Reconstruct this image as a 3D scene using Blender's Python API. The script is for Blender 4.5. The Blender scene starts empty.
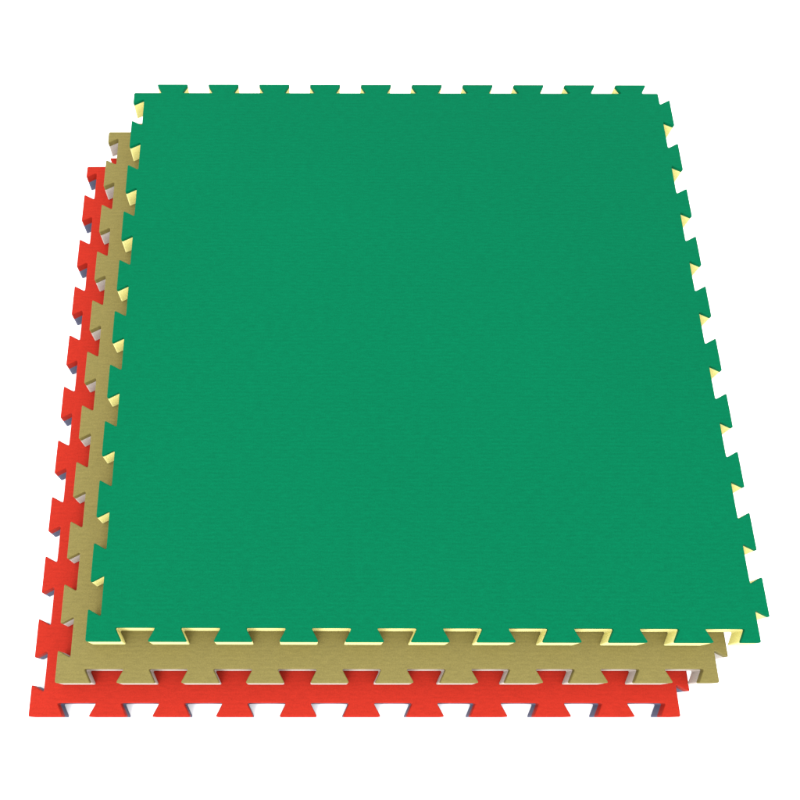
import bpy, math, bmesh
from mathutils import Vector
from mathutils.geometry import tessellate_polygon
sc = bpy.context.scene
sc.view_settings.view_transform = 'Standard'
sc.view_settings.look = 'None'
sc.view_settings.exposure = 0
EXP = 2.6   # light level of the bright white studio

def lin(c):
    c = c/255.0
    return c/12.92 if c <= .04045 else ((c+.055)/1.055)**2.4

# ---------------- world & light
w = bpy.data.worlds.new("World"); sc.world = w; w.use_nodes = True
w.node_tree.nodes["Background"].inputs[0].default_value = (1, 1, 1, 1)
w.node_tree.nodes["Background"].inputs[1].default_value = EXP

def area(name, loc, target, size, power):
    l = bpy.data.lights.new(name, 'AREA'); l.shape = 'SQUARE'; l.size = size; l.energy = power
    o = bpy.data.objects.new(name, l); sc.collection.objects.link(o)
    o.location = loc
    o.rotation_euler = (Vector(target)-Vector(loc)).to_track_quat('-Z', 'Y').to_euler()
area("softbox_lamp", (-.4, -0.4, 3.6), (0.3, 0.45, 0), 1.8, 50)
area("added_front_fill", (-.8, -3.2, 1.6), (0.35, 0.5, 0), 1.8, 110)  # fill light added low in front to brighten the shaded tooth walls

# ---------------- materials
def base_nodes(name):
    m = bpy.data.materials.new(name); m.use_nodes = True
    nt = m.node_tree; b = nt.nodes["Principled BSDF"]
    return m, nt, b

def foam(name, rgb, div, weave=True, spec=.03, rough=.6, var=.018):
    m, nt, b = base_nodes(name)
    col = [lin(c)/div for c in rgb]
    N = nt.nodes.new; L = nt.links.new
    tc = N('ShaderNodeTexCoord')
    fine = N('ShaderNodeTexNoise'); fine.inputs['Scale'].default_value = 480; fine.inputs['Detail'].default_value = 2
    L(tc.outputs['Object'], fine.inputs['Vector'])
    big = N('ShaderNodeTexNoise'); big.inputs['Scale'].default_value = 1.6; big.inputs['Detail'].default_value = 2
    L(tc.outputs['Object'], big.inputs['Vector'])
    mp = N('ShaderNodeMapping'); mp.inputs['Scale'].default_value = (70, 300, 60)
    L(tc.outputs['Object'], mp.inputs['Vector'])
    lines = N('ShaderNodeTexNoise'); lines.inputs['Scale'].default_value = 1.0; lines.inputs['Detail'].default_value = 1
    L(mp.outputs[0], lines.inputs['Vector'])
    # regular woven ribs running across the mat, a few millimetres apart
    rib = N('ShaderNodeTexWave'); rib.wave_type = 'BANDS'; rib.bands_direction = 'Y'
    rib.inputs['Scale'].default_value = 48; rib.inputs['Distortion'].default_value = 1.2
    rib.inputs['Detail'].default_value = 1; rib.inputs['Detail Scale'].default_value = 2
    L(tc.outputs['Object'], rib.inputs['Vector'])
    def mr(src, lo, hi, a=.3, c=.7):
        r = N('ShaderNodeMapRange'); r.inputs[1].default_value = a; r.inputs[2].default_value = c
        r.inputs[3].default_value = lo; r.inputs[4].default_value = hi
        L(src, r.inputs[0]); return r.outputs[0]
    def mul(a, c):
        x = N('ShaderNodeMath'); x.operation = 'MULTIPLY'; L(a, x.inputs[0]); L(c, x.inputs[1]); return x.outputs[0]
    f = mul(mr(fine.outputs[0], 1-var*5, 1+var*5), mr(big.outputs[0], 1-var*1.8, 1+var*1.8))
    if weave:
        f = mul(f, mr(lines.outputs[0], 1-var*3, 1+var*3))
        f = mul(f, mr(rib.outputs['Fac'], 1-var*.9, 1+var*.9, 0, 1))
    sc_ = N('ShaderNodeVectorMath'); sc_.operation = 'SCALE'
    sc_.inputs[0].default_value = col
    L(f, sc_.inputs['Scale'])
    L(sc_.outputs[0], b.inputs['Base Color'])
    b.inputs['Roughness'].default_value = rough
    b.inputs['Specular IOR Level'].default_value = spec
    bp = N('ShaderNodeBump'); bp.inputs['Strength'].default_value = .2; bp.inputs['Distance'].default_value = .0005
    L(fine.outputs[0], bp.inputs['Height']); L(bp.outputs[0], b.inputs['Normal'])
    return m

D = EXP*1.18
green = foam("green_foam", (0, 142, 95), D, spec=.02)
yellow = foam("yellow_foam", (248, 241, 165), D*.52, weave=False)
gold = foam("gold_foam", (171, 158, 94), D)
cream = foam("cream_foam", (218, 211, 202), D*.60, weave=False)
red = foam("red_foam", (235, 61, 43), D)
blue = foam("grey_blue_foam", (120, 124, 150), D*.66, weave=False)

gm, nt, b = base_nodes("white_paper")
nz = nt.nodes.new('ShaderNodeTexNoise'); nz.inputs['Scale'].default_value = 3
cr = nt.nodes.new('ShaderNodeValToRGB')
cr.color_ramp.elements[0].color = (.93, .93, .93, 1); cr.color_ramp.elements[1].color = (.95, .95, .95, 1)
nt.links.new(nz.outputs[0], cr.inputs[0]); nt.links.new(cr.outputs[0], b.inputs['Base Color'])
b.inputs['Roughness'].default_value = .8; b.inputs['Specular IOR Level'].default_value = .1

# ---------------- ground
me = bpy.data.meshes.new("ground")
s = 15
me.from_pydata([(-s, -s, 0), (s, -s, 0), (s, s, 0), (-s, s, 0)], [], [(0, 1, 2, 3)])
me.materials.append(gm)
g = bpy.data.objects.new("ground", me); sc.collection.objects.link(g)
g["kind"] = "structure"; g["label"] = "seamless pure white studio ground under the mats"

# ---------------- mat outline
DEP = .020
NECK, HEAD = .0385, .0600
T = .0482
def outline():
    xs = [.0725+.0975*i for i in range(10)]
    ys = [.0660+.0988*i for i in range(10)]
    n, h = NECK/2, HEAD/2
    p = [(0, 0)]
    for x in xs: p += [(x-n, 0), (x-h, DEP), (x+h, DEP), (x+n, 0)]
    p += [(1, 0)]
    for y in ys: p += [(1, y-n), (1+DEP, y-h), (1+DEP, y+h), (1, y+n)]
    p += [(1, 1)]
    for x in reversed(xs): p += [(x+n, 1), (x+h, 1+DEP), (x-h, 1+DEP), (x-n, 1)]
    p += [(0, 1)]
    for y in reversed(ys): p += [(0, y+n), (DEP, y+h), (DEP, y-h), (0, y-n)]
    out = []
    N = len(p); R = .0034
    for i in range(N):
        a, c, d = Vector(p[i-1]), Vector(p[i]), Vector(p[(i+1) % N])
        u = (a-c); v = (d-c); r = min(R, u.length*.3, v.length*.3)
        s0 = c+u.normalized()*r; s1 = c+v.normalized()*r
        for k in range(6):
            t = k/5
            out.append((1-t)**2*s0 + 2*t*(1-t)*c + t*t*s1)
    return out
OUT = outline()
def inset(d):
    res = []; N = len(OUT)
    for i in range(N):
        a, c, e = OUT[i-1], OUT[i], OUT[(i+1) % N]
        u = (c-a).normalized(); v = (e-c).normalized()
        n1 = Vector((-u.y, u.x)); n2 = Vector((-v.y, v.x))
        n = (n1+n2).normalized()
        res.append(c + n*(d/max(.7, n.dot(n1))))
    return res

def slab(name, z0, z1, mat, top_r, bot_r):
    rings = []
    if bot_r > 0:
        for k in range(3):
            a = math.pi/2*k/3
            rings.append((bot_r*(1-math.sin(a)), z0+bot_r*(1-math.cos(a))))
        rings.append((0, z0+bot_r))
    else: rings.append((0, z0))
    if top_r > 0:
        for k in range(5):
            a = math.pi/2*k/4
            rings.append((top_r*(1-math.cos(a)), z1-top_r*(1-math.sin(a))))
    else: rings.append((0, z1))
    n = len(OUT); verts = []; faces = []
    for d, z in rings:
        q = inset(d) if d > 0 else OUT
        verts += [(p.x, p.y, z) for p in q]
    for r in range(len(rings)-1):
        for i in range(n):
            j = (i+1) % n
            faces.append((r*n+i, r*n+j, (r+1)*n+j, (r+1)*n+i))
    def cap(d, base, up):
        q = inset(d) if d > 0 else OUT
        for f in tessellate_polygon([[Vector((p.x, p.y, 0)) for p in q]]):
            idx = list(f)
            a, b_, c_ = [q[k] for k in idx]
            cr_ = (b_.x-a.x)*(c_.y-a.y)-(b_.y-a.y)*(c_.x-a.x)
            if abs(cr_) < 1e-12: continue
            if (cr_ > 0) != up: idx.reverse()
            faces.append(tuple(base+k for k in idx))
    cap(rings[-1][0], (len(rings)-1)*n, True)
    cap(rings[0][0], 0, False)
    m = bpy.data.meshes.new(name); m.from_pydata(verts, [], faces); m.update()
    m.materials.append(mat)
    o = bpy.data.objects.new(name, m); sc.collection.objects.link(o)
    return o

def mat_thing(x, y, z, top, bottom, label, split=.66, rot=0):
    e = bpy.data.objects.new("puzzle_mat", None); sc.collection.objects.link(e)
    e.empty_display_size = .1
    e.location = (x, y, z); e.rotation_euler = (0, 0, math.radians(rot))
    e["label"] = label; e["category"] = "foam mat"; e["group"] = "stacked interlocking foam mats"
    a = slab("top_layer", T*split+.0002, T, top, .0016, 0); a.parent = e
    c = slab("bottom_layer", 0, T*split, bottom, 0, .0012); c.parent = e
    return e

mat_thing(-.0985, -.1006, .0005, red, blue, "red interlocking foam mat lying on the white ground", .60)
mat_thing(-.0510, -.0541, .0005+T+.0004, gold, cream, "olive gold interlocking foam mat stacked on the red mat", .72)
mat_thing(0, 0.001, .0005+2*(T+.0004), green, yellow, "green interlocking foam mat with yellow underside on the gold mat", .84, -.12)

# ---------------- camera
cam = bpy.data.cameras.new("camera"); co = bpy.data.objects.new("camera", cam); sc.collection.objects.link(co)
zt = .0013+3*T
co.location = (.315, -.1288, zt+1.424)
co.rotation_euler = (math.radians(90-66.64), 0, 0)
cam.lens = 919.3/800*36; cam.sensor_width = 36
cam.shift_x = .1275; cam.shift_y = -.075
cam.clip_end = 200; cam.clip_start = .01
sc.camera = co
